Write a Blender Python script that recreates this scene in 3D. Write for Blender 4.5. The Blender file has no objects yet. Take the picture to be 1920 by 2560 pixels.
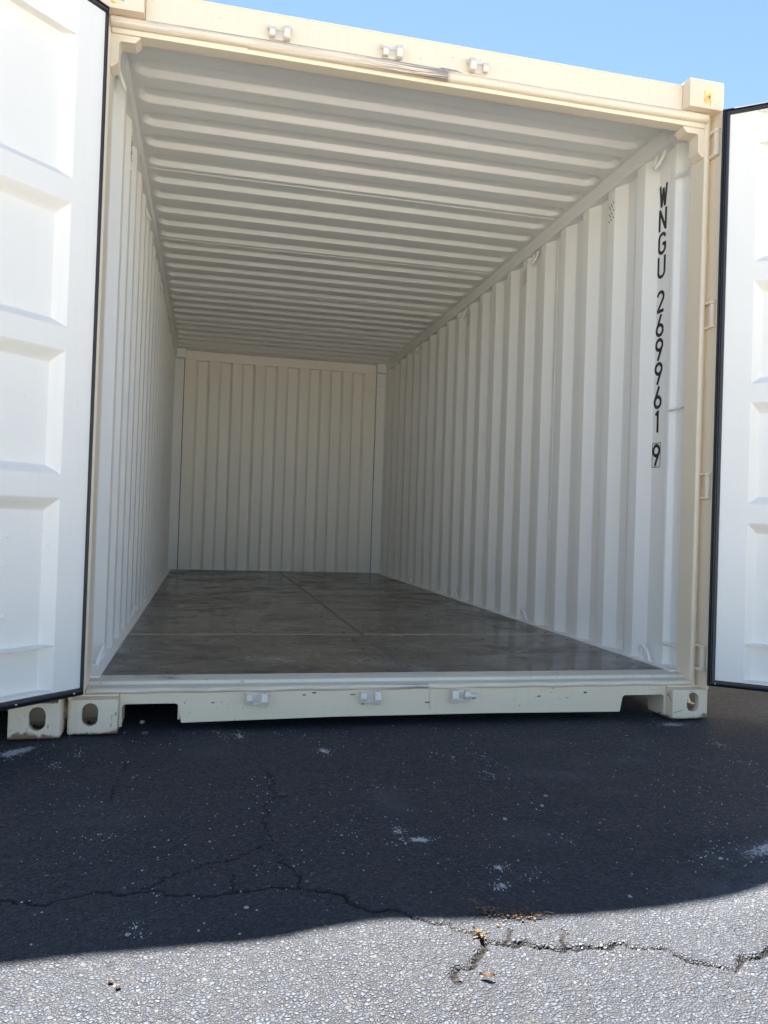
import bpy, bmesh, math, random
import numpy as np
from mathutils import Vector, Matrix

random.seed(7)
rng = np.random.default_rng(11)
S = bpy.context.scene
COL = S.collection

# ------------------------------------------------------------------ camera
cam_d = bpy.data.cameras.new('camera')
cam = bpy.data.objects.new('camera', cam_d)
COL.objects.link(cam)
R_ = (0.9744273, -0.22223813, 0.03319105)
U_ = (-0.03527177, -0.00539896, 0.99936317)
F_ = (0.22191741, 0.97497747, 0.01309963)
CAM = (-0.7887, -2.7945, 0.7499)
cam.matrix_world = Matrix(((R_[0], U_[0], -F_[0], CAM[0]),
                           (R_[1], U_[1], -F_[1], CAM[1]),
                           (R_[2], U_[2], -F_[2], CAM[2]), (0, 0, 0, 1)))
cam_d.sensor_fit = 'HORIZONTAL'
cam_d.sensor_width = 36
cam_d.lens = 36 * 1954.99 / 1920
cam_d.clip_start = 0.05
cam_d.clip_end = 3000
S.camera = cam

# ------------------------------------------------------------------ sky, sun, exposure
SUN_VEC = Vector((0.05, 1.435, 2.585)).normalized()      # towards the sun
SUN_EL = math.asin(SUN_VEC.z)
SUN_AZ = math.atan2(SUN_VEC.x, SUN_VEC.y)
W = bpy.data.worlds.new('World')
S.world = W
W.use_nodes = True
wn = W.node_tree.nodes
sky = wn.new('ShaderNodeTexSky')
sky.sky_type = 'NISHITA'
sky.sun_disc = False
sky.sun_elevation = SUN_EL
sky.sun_rotation = SUN_AZ
sky.altitude = 0
sky.air_density = 0.6
sky.dust_density = 0.0
sky.ozone_density = 2.0
wn['Background'].inputs['Strength'].default_value = 0.050
wb = wn.new('ShaderNodeMix')            # daylight white balance set for open shade
wb.data_type = 'RGBA'
wb.blend_type = 'MULTIPLY'
wb.inputs[0].default_value = 1.0
wb.inputs[7].default_value = (1.03, 1.0, 0.93, 1)
W.node_tree.links.new(sky.outputs[0], wb.inputs[6])
W.node_tree.links.new(wb.outputs[2], wn['Background'].inputs[0])
sun_d = bpy.data.lights.new('sun', 'SUN')
sun_d.energy = 5.0
sun_d.angle = math.radians(0.55)
sun_d.color = (1.0, 0.95, 0.87)
sun = bpy.data.objects.new('sun', sun_d)
COL.objects.link(sun)
sun.rotation_euler = (-SUN_VEC).to_track_quat('-Z', 'Y').to_euler()
S.view_settings.view_transform = 'Standard'
S.view_settings.look = 'None'
S.view_settings.gamma = 1
S.view_settings.exposure = 2.88
S.view_settings.use_curve_mapping = False
S.render.engine = 'CYCLES'
S.cycles.max_bounces = 14
S.cycles.diffuse_bounces = 9
S.cycles.glossy_bounces = 6


# ------------------------------------------------------------------ materials
class NT:
    def __init__(self, name):
        self.m = bpy.data.materials.new(name)
        self.m.use_nodes = True
        self.t = self.m.node_tree
        self.b = self.t.nodes['Principled BSDF']

    def n(self, typ, **kw):
        nd = self.t.nodes.new(typ)
        for k, v in kw.items():
            if k in nd.bl_rna.properties and k != 'inputs':
                setattr(nd, k, v)
        return nd

    def l(self, a, b):
        self.t.links.new(a, b)

    def coord(self):
        return self.n('ShaderNodeTexCoord').outputs['Object']

    def noise(self, scale, detail=3.0, rough=0.55, vec=None, dist=0.0):
        nd = self.n('ShaderNodeTexNoise')
        nd.inputs['Scale'].default_value = scale
        nd.inputs['Detail'].default_value = detail
        nd.inputs['Roughness'].default_value = rough
        nd.inputs['Distortion'].default_value = dist
        self.l(vec if vec is not None else self.coord(), nd.inputs['Vector'])
        return nd.outputs['Fac']

    def stretch(self, sx, sy, sz, vec=None):
        nd = self.n('ShaderNodeMapping')
        nd.inputs['Scale'].default_value = (sx, sy, sz)
        self.l(vec if vec is not None else self.coord(), nd.inputs['Vector'])
        return nd.outputs['Vector']

    def ramp(self, fac, stops):
        nd = self.n('ShaderNodeValToRGB')
        cr = nd.color_ramp
        while len(cr.elements) < len(stops):
            cr.elements.new(0.5)
        for e, (p, c) in zip(cr.elements, stops):
            e.position = p
            e.color = (c, c, c, 1) if isinstance(c, (int, float)) else (*c, 1)
        self.l(fac, nd.inputs['Fac'])
        return nd.outputs['Color']

    def mix(self, fac, a, b, mode='MIX'):
        nd = self.n('ShaderNodeMix')
        nd.data_type = 'RGBA'
        nd.blend_type = mode
        for sock, v in ((nd.inputs[0], fac), (nd.inputs[6], a), (nd.inputs[7], b)):
            if hasattr(v, 'is_output'):
                self.l(v, sock)
            elif isinstance(v, (int, float)):
                sock.default_value = v if sock == nd.inputs[0] else (v, v, v, 1)
            else:
                sock.default_value = (*v, 1)
        return nd.outputs[2]

    def math(self, op, a, b=0.0, c=0.0):
        nd = self.n('ShaderNodeMath')
        nd.operation = op
        for s, v in zip(nd.inputs, (a, b, c)):
            if hasattr(v, 'is_output'):
                self.l(v, s)
            else:
                s.default_value = v
        return nd.outputs[0]

    def xyz(self, vec=None):
        nd = self.n('ShaderNodeSeparateXYZ')
        self.l(vec if vec is not None else self.coord(), nd.inputs[0])
        return nd.outputs

    def geo_pos(self):
        return self.n('ShaderNodeNewGeometry').outputs['Position']

    def attr(self, name):
        nd = self.n('ShaderNodeAttribute')
        nd.attribute_name = name
        return nd.outputs['Fac']

    def bump(self, h, strength, dist, normal=None):
        nd = self.n('ShaderNodeBump')
        nd.inputs['Strength'].default_value = strength
        nd.inputs['Distance'].default_value = dist
        self.l(h, nd.inputs['Height'])
        if normal is not None:
            self.l(normal, nd.inputs['Normal'])
        return nd.outputs['Normal']

    def set(self, **kw):
        names = dict(color='Base Color', rough='Roughness', normal='Normal', spec='Specular IOR Level', metal='Metallic')
        for k, v in kw.items():
            s = self.b.inputs[names[k]]
            if hasattr(v, 'is_output'):
                self.l(v, s)
            elif isinstance(v, tuple):
                s.default_value = (*v, 1)
            else:
                s.default_value = v
        return self.m


def paint(name, col, dirt=0.25, dirtcol=(0.30, 0.25, 0.18), specks=0.0, rough=0.42, rust=0.0, scuff=0.0):
    t = NT(name)
    P = t.geo_pos()
    big = t.noise(2.1, 5, 0.6, P)
    c = t.mix(t.ramp(big, [(0.35, 0.0), (0.75, dirt)]), col, tuple(a * 0.82 + b * 0.12 for a, b in zip(col, dirtcol)))
    st = t.noise(1.0, 4, 0.6, t.stretch(55, 55, 1.6, P))
    c = t.mix(t.ramp(st, [(0.55, 0.0), (0.8, dirt * 0.55)]), c, tuple(0.6 * a + 0.3 * b for a, b in zip(col, dirtcol)))
    if specks > 0:
        sp = t.noise(95, 2, 0.5, P)
        zone = t.noise(3.3, 3, 0.6, P)
        k = t.math('MULTIPLY', t.ramp(sp, [(0.70, 0.0), (0.73, 1.0)]), t.ramp(zone, [(0.48, 0.0), (0.62, specks)]))
        c = t.mix(k, c, (0.09, 0.07, 0.06))
    if rust > 0:
        z = t.xyz(P)[2]
        rn = t.noise(38, 5, 0.7, P)
        zn = t.noise(7, 2, 0.5, P)
        h = t.math('ADD', t.math('MULTIPLY', z, -21.0), t.math('ADD', t.math('MULTIPLY', rn, 1.3), t.math('MULTIPLY', zn, 1.5)))
        k = t.ramp(t.math('SUBTRACT', h, 0.55), [(0.62, 0.0), (0.80, rust)])
        rc = t.mix(t.noise(90, 3, 0.6, P), (0.16, 0.075, 0.045), (0.35, 0.20, 0.12))
        c = t.mix(k, c, rc)
        sc = t.noise(1.0, 3, 0.6, t.stretch(60, 60, 22, P))
        sz = t.noise(9.0, 2, 0.5, P)
        k2 = t.math('MULTIPLY', t.ramp(sc, [(0.60, 0.0), (0.66, 1.0)]), t.ramp(sz, [(0.56, 0.0), (0.66, 0.85)]))
        c = t.mix(k2, c, (0.07, 0.06, 0.065))
    if scuff > 0:
        x = t.xyz(P)[0]
        lines = t.noise(1.0, 4, 0.65, t.stretch(4.5, 240, 240, P))
        nx = t.noise(3.0, 2, 0.5, P)
        xm = t.math('ADD', t.math('MULTIPLY', x, 1.6), t.math('MULTIPLY', nx, 0.9))
        zone = t.math('MULTIPLY', t.ramp(xm, [(0.0, 0.3), (0.40, 1.0)]), t.ramp(x, [(0.045, 1.0), (0.06, 0.12)]))
        k = t.math('MULTIPLY', t.ramp(lines, [(0.44, 0.0), (0.52, scuff)]), zone)
        c = t.mix(k, c, (0.15, 0.125, 0.15))
        zz = t.xyz(P)[2]
        gz = t.math('ADD', t.math('MULTIPLY', zz, 60.0), t.math('MULTIPLY', t.noise(1.0, 4, 0.7, t.stretch(14, 40, 90, P)), 0.9))
        grime = t.ramp(t.math('SUBTRACT', gz, 147.9), [(0.45, 0.0), (0.75, 0.75)])
        c = t.mix(grime, c, (0.19, 0.16, 0.16))
    fine = t.noise(340, 2, 0.5, P)
    wav = t.noise(9, 2, 0.5, P)
    nrm = t.bump(fine, 0.10, 0.0006)
    nrm = t.bump(wav, 0.16, 0.006, nrm)
    rr = t.ramp(t.noise(6, 4, 0.6, P), [(0.3, rough - 0.07), (0.75, rough + 0.14)])
    return t.set(color=c, rough=rr, normal=nrm)


M = {}
CREAM = (0.81, 0.70, 0.53)
WHITE = (0.86, 0.845, 0.80)
M['cream'] = paint('cream_paint', CREAM, 0.30, specks=0.35)
M['cream_clean'] = paint('cream_paint_clean', CREAM, 0.16)
M['cream_cast_warmlit'] = paint('cream_paint_casting_warmlit', (0.82, 0.69, 0.505), 0.5, specks=0.55, rust=0.95)  # the same cream, tinted warmer to offset bluish skylight
M['cream_sill_warmlit'] = paint('cream_paint_sill_warmlit', (0.84, 0.70, 0.50), 0.55, specks=1.0)  # container cream again, warmed in colour against the sky's blue light
M['cream_lip'] = paint('cream_paint_lip', CREAM, 0.35, specks=0.6, scuff=0.8)
M['white'] = paint('interior_paint', WHITE, 0.14, specks=0.14)
M['end_bounce_warm'] = paint('end_wall_bounce_tint', (0.865, 0.82, 0.735), 0.14, specks=0.14)  # interior paint warmed to stand in for light bounced between the walls
M['door_white'] = paint('door_inner_paint', (0.86, 0.822, 0.75), 0.18, specks=0.14, rough=0.36)
M['sillplate'] = paint('threshold_paint', (0.70, 0.65, 0.53), 0.9, specks=1.0, rough=0.6)
M['galv'] = paint('zinc_grey_paint', (0.76, 0.70, 0.60), 0.5, specks=0.5, rough=0.42)
t = NT('black_rubber')
M['rubber'] = t.set(color=t.mix(t.noise(25, 3), (0.008, 0.009, 0.012), (0.022, 0.023, 0.028)), rough=0.42)
t = NT('black_marking')
M['black'] = t.set(color=t.mix(t.noise(60, 3), (0.008, 0.008, 0.012), (0.016, 0.016, 0.02)), rough=0.38)
t = NT('worn_steel')
M['galv_dark'] = t.set(color=t.mix(t.noise(14, 4), (0.09, 0.08, 0.07), (0.21, 0.19, 0.165)), rough=0.5)
t = NT('dark_steel')
M['dark'] = t.set(color=t.mix(t.noise(20, 3), (0.03, 0.027, 0.025), (0.06, 0.05, 0.045)), rough=0.7)
t = NT('seam_sealant')
M['seam'] = t.set(color=t.mix(t.noise(12, 3), (0.42, 0.34, 0.23), (0.74, 0.62, 0.44)), rough=0.7)

# floor: dark film faced plywood with dusty smears
t = NT('film_faced_plywood')
P = t.geo_pos()
a = t.noise(1.0, 5, 0.6, t.stretch(1.3, 1.1, 1, P), 0.9)
b_ = t.noise(1.0, 6, 0.68, t.stretch(3.2, 3.6, 1, P), 1.6)
g = t.noise(1.0, 3, 0.6, t.stretch(7, 150, 1, P))
sm = t.noise(1.0, 5, 0.65, t.stretch(2.4, 6.0, 1, P), 2.6)
c = t.mix(b_, (0.026, 0.022, 0.020), (0.060, 0.053, 0.048))
dust = t.math('MULTIPLY', t.ramp(a, [(0.44, 0.0), (0.58, 1.0)]), t.ramp(b_, [(0.40, 0.1), (0.58, 1.0)]))
c = t.mix(t.math('MULTIPLY', dust, 0.52), c, (0.215, 0.20, 0.185))
c = t.mix(t.math('MULTIPLY', t.ramp(sm, [(0.54, 0.0), (0.64, 1.0)]), 0.55), c, (0.21, 0.197, 0.182))
c = t.mix(t.math('MULTIPLY', t.ramp(sm, [(0.36, 1.0), (0.46, 0.0)]), 0.75), c, (0.020, 0.016, 0.013))
c = t.mix(t.math('MULTIPLY', t.ramp(g, [(0.5, 0.0), (0.75, 1.0)]), 0.07), c, (0.10, 0.088, 0.076))
smr = t.attr('smear')
c = t.mix(t.math('MULTIPLY', smr, 0.75), c, (0.27, 0.25, 0.225))
pr = t.attr('print')
c = t.mix(t.math('MULTIPLY', pr, 0.95), c, (0.012, 0.010, 0.009))
rr = t.math('ADD', t.math('MULTIPLY', dust, 0.26), t.ramp(b_, [(0.3, 0.13), (0.75, 0.30)]))
rr = t.math('SUBTRACT', rr, t.math('MULTIPLY', pr, 0.08))
M['ply'] = t.set(color=c, rough=rr, normal=t.bump(g, 0.12, 0.0008), spec=0.45)

# asphalt
t = NT('asphalt')
P = t.geo_pos()
warp = t.n('ShaderNodeVectorMath')
warp.operation = 'ADD'
nz = t.n('ShaderNodeTexNoise')
nz.inputs['Scale'].default_value = 60
t.l(P, nz.inputs['Vector'])
sc = t.n('ShaderNodeVectorMath')
sc.operation = 'SCALE'
sc.inputs['Scale'].default_value = 0.006
t.l(nz.outputs['Color'], sc.inputs[0])
t.l(P, warp.inputs[0])
t.l(sc.outputs[0], warp.inputs[1])
PW = warp.outputs[0]


def voro(scale, feat, out):
    v = t.n('ShaderNodeTexVoronoi')
    v.feature = feat
    v.inputs['Scale'].default_value = scale
    t.l(PW, v.inputs['Vector'])
    return v.outputs[out]


edge = voro(138, 'DISTANCE_TO_EDGE', 'Distance')
cell = voro(138, 'F1', 'Color')
edge2 = voro(210, 'DISTANCE_TO_EDGE', 'Distance')
cell2 = voro(210, 'F1', 'Color')
cx = t.n('ShaderNodeSeparateColor')
t.l(cell, cx.inputs[0])
cx2 = t.n('ShaderNodeSeparateColor')
t.l(cell2, cx2.inputs[0])
stone = t.ramp(cx.outputs[0], [(0.0, (0.018, 0.024, 0.036)), (0.5, (0.034, 0.044, 0.064)), (0.965, (0.056, 0.072, 0.100)), (0.99, (0.052, 0.045, 0.043)), (1.0, (0.06, 0.041, 0.033))])
small = t.ramp(cx2.outputs[0], [(0.0, (0.019, 0.025, 0.038)), (1.0, (0.046, 0.059, 0.083))])
bigm = t.ramp(cx.outputs[1], [(0.42, 0.0), (0.46, 1.0)])
col = t.mix(bigm, small, stone)
me = t.mix(bigm, t.ramp(edge2, [(0.04, 0.0), (0.22, 1.0)]), t.ramp(edge, [(0.03, 0.0), (0.17, 1.0)]))
mor = t.mix(me, (0.010, 0.010, 0.014), col)
lowv = t.noise(1.3, 5, 0.6, P)
mor = t.mix(t.ramp(lowv, [(0.35, 0.28), (0.7, 0.0)]), mor, (0.013, 0.013, 0.017))
# unseen ground behind the camera, made pale to bounce light onto the container
bouncem = t.ramp(t.math('ADD', t.math('MULTIPLY', t.xyz(P)[1], -0.25), t.math('MULTIPLY', t.noise(0.9, 3, 0.6, P), 0.1)), [(0.78, 0.0), (0.82, 0.95)])
mor = t.mix(bouncem, mor, (0.43, 0.405, 0.36))
mor = t.mix(t.math('MULTIPLY', t.attr('dust'), 0.75), mor, (0.100, 0.110, 0.132))  # dust tint, also lightening the painted sunlit patch at right
chalk_sunpatch_noise = t.noise(105, 6, 0.8, P)
ck = t.math('MULTIPLY', t.ramp(t.math('ADD', chalk_sunpatch_noise, t.math('MULTIPLY', t.attr('chalk_sunpatch'), 0.55)), [(0.90, 0.0), (1.0, 1.0)]), t.ramp(t.attr('chalk_sunpatch'), [(0.0, 0.0), (0.25, 1.0)]))
mor = t.mix(t.math('MULTIPLY', ck, 0.85), mor, (0.62, 0.64, 0.64))  # chalk marks and the sunlit patch painted in with them
crk = t.attr('crack')
crd = t.mix(t.noise(150, 3, 0.6, P), (0.010, 0.010, 0.011), (0.035, 0.032, 0.028))
mor = t.mix(t.ramp(crk, [(0.05, 0.0), (0.6, 0.85)]), mor, crd)
hh = t.mix(bigm, t.ramp(edge2, [(0.0, 0.0), (0.30, 0.65)]), t.ramp(edge, [(0.0, 0.0), (0.34, 1.0)]))
micro = t.noise(650, 3, 0.6, P)
nrm = t.bump(hh, 0.85, 0.0042)
nrm = t.bump(micro, 0.35, 0.0010, nrm)
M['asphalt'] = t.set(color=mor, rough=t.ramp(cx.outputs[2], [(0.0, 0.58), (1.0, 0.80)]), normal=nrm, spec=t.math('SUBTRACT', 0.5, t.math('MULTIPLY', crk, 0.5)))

t = NT('white_chip')
M['chip'] = t.set(color=t.ramp(t.noise(40, 2), [(0.3, (0.34, 0.34, 0.33)), (0.7, (0.70, 0.70, 0.68))]), rough=0.7)
t = NT('pebble_stone')
M['pebble'] = t.set(color=t.ramp(t.noise(90, 4), [(0.3, (0.28, 0.265, 0.24)), (0.7, (0.50, 0.48, 0.44))]), rough=0.75)
t = NT('brown_stone')
M['brownstone'] = t.set(color=t.ramp(t.noise(90, 4), [(0.3, (0.05, 0.033, 0.026)), (0.7, (0.11, 0.072, 0.056))]), rough=0.8)
t = NT('dry_leaf')
M['leaf'] = t.set(color=t.ramp(t.noise(60, 4), [(0.3, (0.13, 0.08, 0.045)), (0.7, (0.28, 0.20, 0.12))]), rough=0.75)
t = NT('mulch')
M['mulch'] = t.set(color=t.ramp(t.noise(120, 3), [(0.3, (0.07, 0.038, 0.022)), (0.7, (0.20, 0.12, 0.068))]), rough=0.85)


# ------------------------------------------------------------------ helpers
def link(o, parent=None):
    COL.objects.link(o)
    o.parent = parent
    return o


def finish(me, angle=35):
    me.shade_smooth()
    me.set_sharp_from_angle(angle=math.radians(angle))


def obj(name, bm, mat, parent=None, angle=35, loc=None):
    me = bpy.data.meshes.new(name)
    bmesh.ops.recalc_face_normals(bm, faces=bm.faces[:])
    bm.normal_update()
    # area-weighted split normals: large faces stay flat, bevels and tubes stay smooth
    ca = math.cos(math.radians(angle + 6))
    ar = {f: f.calc_area() for f in bm.faces}
    ln = []
    for f in bm.faces:
        for lp in f.loops:
            n = Vector()
            for g in lp.vert.link_faces:
                if g.normal.dot(f.normal) > ca:
                    n += g.normal * ar[g]
            ln.append(n.normalized() if n.length > 0 else f.normal.copy())
    bm.to_mesh(me)
    bm.free()
    for m_ in (mat if isinstance(mat, (list, tuple)) else [mat]):
        me.materials.append(m_)
    me.shade_smooth()
    me.normals_split_custom_set(ln)
    o = bpy.data.objects.new(name, me)
    if loc is not None:
        o.location = loc
    return link(o, parent)


def pyobj(name, v, f, mat, parent=None, angle=35):
    me = bpy.data.meshes.new(name)
    me.from_pydata([tuple(p) for p in v], [], f)
    me.materials.append(mat)
    me.validate()
    finish(me, angle)
    return link(bpy.data.objects.new(name, me), parent)


def empty(name, loc=(0, 0, 0), parent=None):
    o = bpy.data.objects.new(name, None)
    o.location = loc
    o.empty_display_size = 0.1
    return link(o, parent)


def tag(o, label=None, cat=None, group=None, kind=None):
    for k, v in (('label', label), ('category', cat), ('group', group), ('kind', kind)):
        if v:
            o[k] = v
    return o


def bx(bm, x0, x1, y0, y1, z0, z1, bev=0.0, seg=2):
    x0, x1 = min(x0, x1), max(x0, x1)
    r = bmesh.ops.create_cube(bm, size=1.0)
    vs = r['verts']
    for v in vs:
        v.co = Vector(((x0 + x1) / 2 + v.co.x * (x1 - x0), (y0 + y1) / 2 + v.co.y * (y1 - y0), (z0 + z1) / 2 + v.co.z * (z1 - z0)))
    if bev > 0:
        es = list({e for v in vs for e in v.link_edges})
        bmesh.ops.bevel(bm, geom=es, offset=bev, segments=seg, affect='EDGES', profile=0.5)
    return vs


def cyl(bm, p0, p1, r, n=14, r2=None):
    p0, p1 = Vector(p0), Vector(p1)
    d = p1 - p0
    q = d.to_track_quat('Z', 'Y').to_matrix().to_4x4()
    q.translation = (p0 + p1) / 2
    bmesh.ops.create_cone(bm, cap_ends=True, segments=n, radius1=r, radius2=r if r2 is None else r2, depth=d.length, matrix=q)


def tube(bm, pts, r, n=10):
    pts = [Vector(p) for p in pts]
    rings = []
    prev = None
    for i, p in enumerate(pts):
        d = (pts[min(i + 1, len(pts) - 1)] - pts[max(i - 1, 0)]).normalized()
        if prev is None:
            u = d.orthogonal().normalized()
        else:
            u = (prev - d * prev.dot(d)).normalized()
        prev = u
        w = d.cross(u)
        rings.append([bm.verts.new(p + (u * math.cos(2 * math.pi * k / n) + w * math.sin(2 * math.pi * k / n)) * r) for k in range(n)])
    for a, b in zip(rings, rings[1:]):
        for k in range(n):
            bm.faces.new((a[k], a[(k + 1) % n], b[(k + 1) % n], b[k]))
    bm.faces.new(rings[0][::-1])
    bm.faces.new(rings[-1])


def fillet(pts, r, n=4, closed=False):
    """round the corners of a 2-D polyline"""
    out = []
    m = len(pts)
    for i, p in enumerate(pts):
        if not closed and i in (0, m - 1):
            out.append(tuple(p))
            continue
        a, b, c = (np.array(pts[(i - 1) % m], float), np.array(p, float), np.array(pts[(i + 1) % m], float))
        ra = r[i] if isinstance(r, (list, tuple)) else r
        u, v = a - b, c - b
        lu, lv = np.linalg.norm(u), np.linalg.norm(v)
        if ra <= 0 or lu < 1e-9 or lv < 1e-9:
            out.append(tuple(b))
            continue
        u /= lu
        v /= lv
        ang = math.acos(max(-1, min(1, float(u @ v))))
        if abs(ang - math.pi) < 1e-3:
            out.append(tuple(b))
            continue
        d = min(ra / math.tan(ang / 2), lu * 0.48, lv * 0.48)
        p0, p1 = b + u * d, b + v * d
        for k in range(n + 1):
            s = k / n
            out.append(tuple((1 - s) ** 2 * p0 + 2 * s * (1 - s) * b + s * s * p1))
    return out


def prism(bm, poly, axis, a0, a1, cap=True):
    """extrude a closed 2-D polygon along an axis; poly holds the other two coordinates in order"""
    def co(p, a):
        return {'x': (a, p[0], p[1]), 'y': (p[0], a, p[1]), 'z': (p[0], p[1], a)}[axis]
    A = [bm.verts.new(co(p, a0)) for p in poly]
    B = [bm.verts.new(co(p, a1)) for p in poly]
    n = len(poly)
    for k in range(n):
        bm.faces.new((A[k], A[(k + 1) % n], B[(k + 1) % n], B[k]))
    if cap:
        fa = bm.faces.new(A[::-1])
        fb = bm.faces.new(B)
        fa.normal_update()
        fb.normal_update()
        bmesh.ops.triangulate(bm, faces=[fa, fb])


def sheet(name, prof, axis, a0, a1, thick, mats, parent, off_dir):
    """a folded sheet: profile polyline (2-D) extruded; inner face gets material 0, outer (offset) face material 1"""
    def co(p, a):
        return {'x': (a, p[0], p[1]), 'y': (p[0], a, p[1]), 'z': (p[0], p[1], a)}[axis]
    n = len(prof)
    out = [(p[0] + off_dir[0] * thick, p[1] + off_dir[1] * thick) for p in prof]
    v = [co(p, a0) for p in prof] + [co(p, a1) for p in prof] + [co(p, a0) for p in out] + [co(p, a1) for p in out]
    f, mi = [], []
    for k in range(n - 1):
        f.append((k, k + 1, n + k + 1, n + k)); mi.append(0)
        f.append((2 * n + k, 3 * n + k, 3 * n + k + 1, 2 * n + k + 1)); mi.append(1)
        f.append((k, 2 * n + k, 2 * n + k + 1, k + 1)); mi.append(0)
        f.append((n + k, n + k + 1, 3 * n + k + 1, 3 * n + k)); mi.append(0)
    f.append((0, n, 3 * n, 2 * n)); mi.append(0)
    f.append((n - 1, 3 * n - 1, 4 * n - 1, 2 * n - 1)); mi.append(0)
    me = bpy.data.meshes.new(name)
    me.from_pydata(v, [], f)
    for m_ in mats:
        me.materials.append(m_)
    me.polygons.foreach_set('material_index', mi)
    finish(me, 40)
    return link(bpy.data.objects.new(name, me), parent)


def vnoise(x, y, seed=0):
    """cheap smooth value noise on arrays"""
    def h(i, j):
        s = np.sin(i * 127.1 + j * 311.7 + seed * 74.7) * 43758.5453
        return s - np.floor(s)
    xi, yi = np.floor(x), np.floor(y)
    fx, fy = x - xi, y - yi
    fx, fy = fx * fx * (3 - 2 * fx), fy * fy * (3 - 2 * fy)
    return (h(xi, yi) * (1 - fx) * (1 - fy) + h(xi + 1, yi) * fx * (1 - fy) + h(xi, yi + 1) * (1 - fx) * fy + h(xi + 1, yi + 1) * fx * fy)


# ------------------------------------------------------------------ ground
def jag(pts, it=4, amp=0.16):
    pts = [np.array(p, float) for p in pts]
    for k in range(it):
        q = [pts[0]]
        for a, b in zip(pts, pts[1:]):
            d = b - a
            n = np.array([-d[1], d[0]])
            q += [(a + b) / 2 + n * rng.normal(0, amp), b]
        pts = q
        if np.linalg.norm(pts[1] - pts[0]) < 0.008:
            break
    return np.array(pts)


CRACKS = [  # (width, depth, points on the ground in metres)
    (0.0028, 0.0036, [(-1.205, -1.132), (-1.151, -1.15), (-1.117, -1.169), (-1.077, -1.184), (-1.035, -1.163), (-0.994, -1.15), (-0.97, -1.139), (-0.927, -1.165), (-0.875, -1.158), (-0.848, -1.158), (-0.82, -1.187), (-0.771, -1.204), (-0.73, -1.196), (-0.675, -1.194), (-0.619, -1.188), (-0.574, -1.205)]),
    (0.0034, 0.0042, [(-0.574, -1.205), (-0.558, -1.227), (-0.522, -1.238), (-0.494, -1.29), (-0.472, -1.321), (-0.432, -1.341), (-0.386, -1.374), (-0.343, -1.398), (-0.304, -1.416), (-0.282, -1.43), (-0.273, -1.454)]),
    (0.0062, 0.0090, [(-0.273, -1.454), (-0.259, -1.464), (-0.212, -1.468), (-0.165, -1.483), (-0.145, -1.498), (-0.123, -1.49), (-0.114, -1.499), (-0.073, -1.498), (-0.031, -1.489), (-0.011, -1.504), (0.01, -1.516), (0.048, -1.514), (0.055, -1.546), (0.079, -1.573), (0.101, -1.587), (0.117, -1.597), (0.172, -1.573), (0.237, -1.557), (0.325, -1.535)]),
    (0.0022, 0.0030, [(-0.648, -0.983), (-0.617, -0.849), (-0.598, -0.758), (-0.596, -0.69), (-0.575, -0.621), (-0.57, -0.524), (-0.579, -0.439)]),
    (0.0022, 0.0030, [(-0.648, -0.983), (-0.614, -1.019), (-0.59, -1.089), (-0.568, -1.159), (-0.574, -1.205)]),
    (0.0019, 0.0030, [(-0.648, -0.983), (-0.757, -1.041), (-0.795, -1.07), (-0.851, -1.094), (-0.885, -1.142)]),
    (0.0019, 0.0030, [(-1.019, -0.297), (-1.003, -0.388), (-1.006, -0.509), (-0.992, -0.638)]),
    (0.0015, 0.0024, [(-0.707, -1.105), (-0.709, -1.179)]),
    (0.0031, 0.0048, [(-0.123, -1.49), (-0.107, -1.448), (-0.108, -1.431)]),
    (0.0060, 0.0080, [(-0.273, -1.454), (-0.301, -1.502), (-0.317, -1.528), (-0.361, -1.575)]),
    (0.0031, 0.0036, [(-0.259, -1.464), (-0.2, -1.417)]),
]


def ground_z(X, Y):
    X, Y = np.asarray(X, float), np.asarray(Y, float)
    near = np.exp(-np.clip(np.hypot(X, Y + 1) - 2.5, 0, None) ** 2)
    # two swells added to the paving to bend the container's shadow edge
    und = 0.018 * np.exp(-((X + 0.44) / 0.17) ** 2 - ((Y + 1.40) / 0.35) ** 2) + 0.062 * np.exp(-((X - 0.62) / 0.24) ** 2 - ((Y + 1.33) / 0.30) ** 2)
    return ((vnoise(X * 2.2, Y * 2.2, 1) - 0.5) * 0.008 + und + (vnoise(X * 9, Y * 9, 2) - 0.5) * 0.003) * near - 0.006


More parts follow.
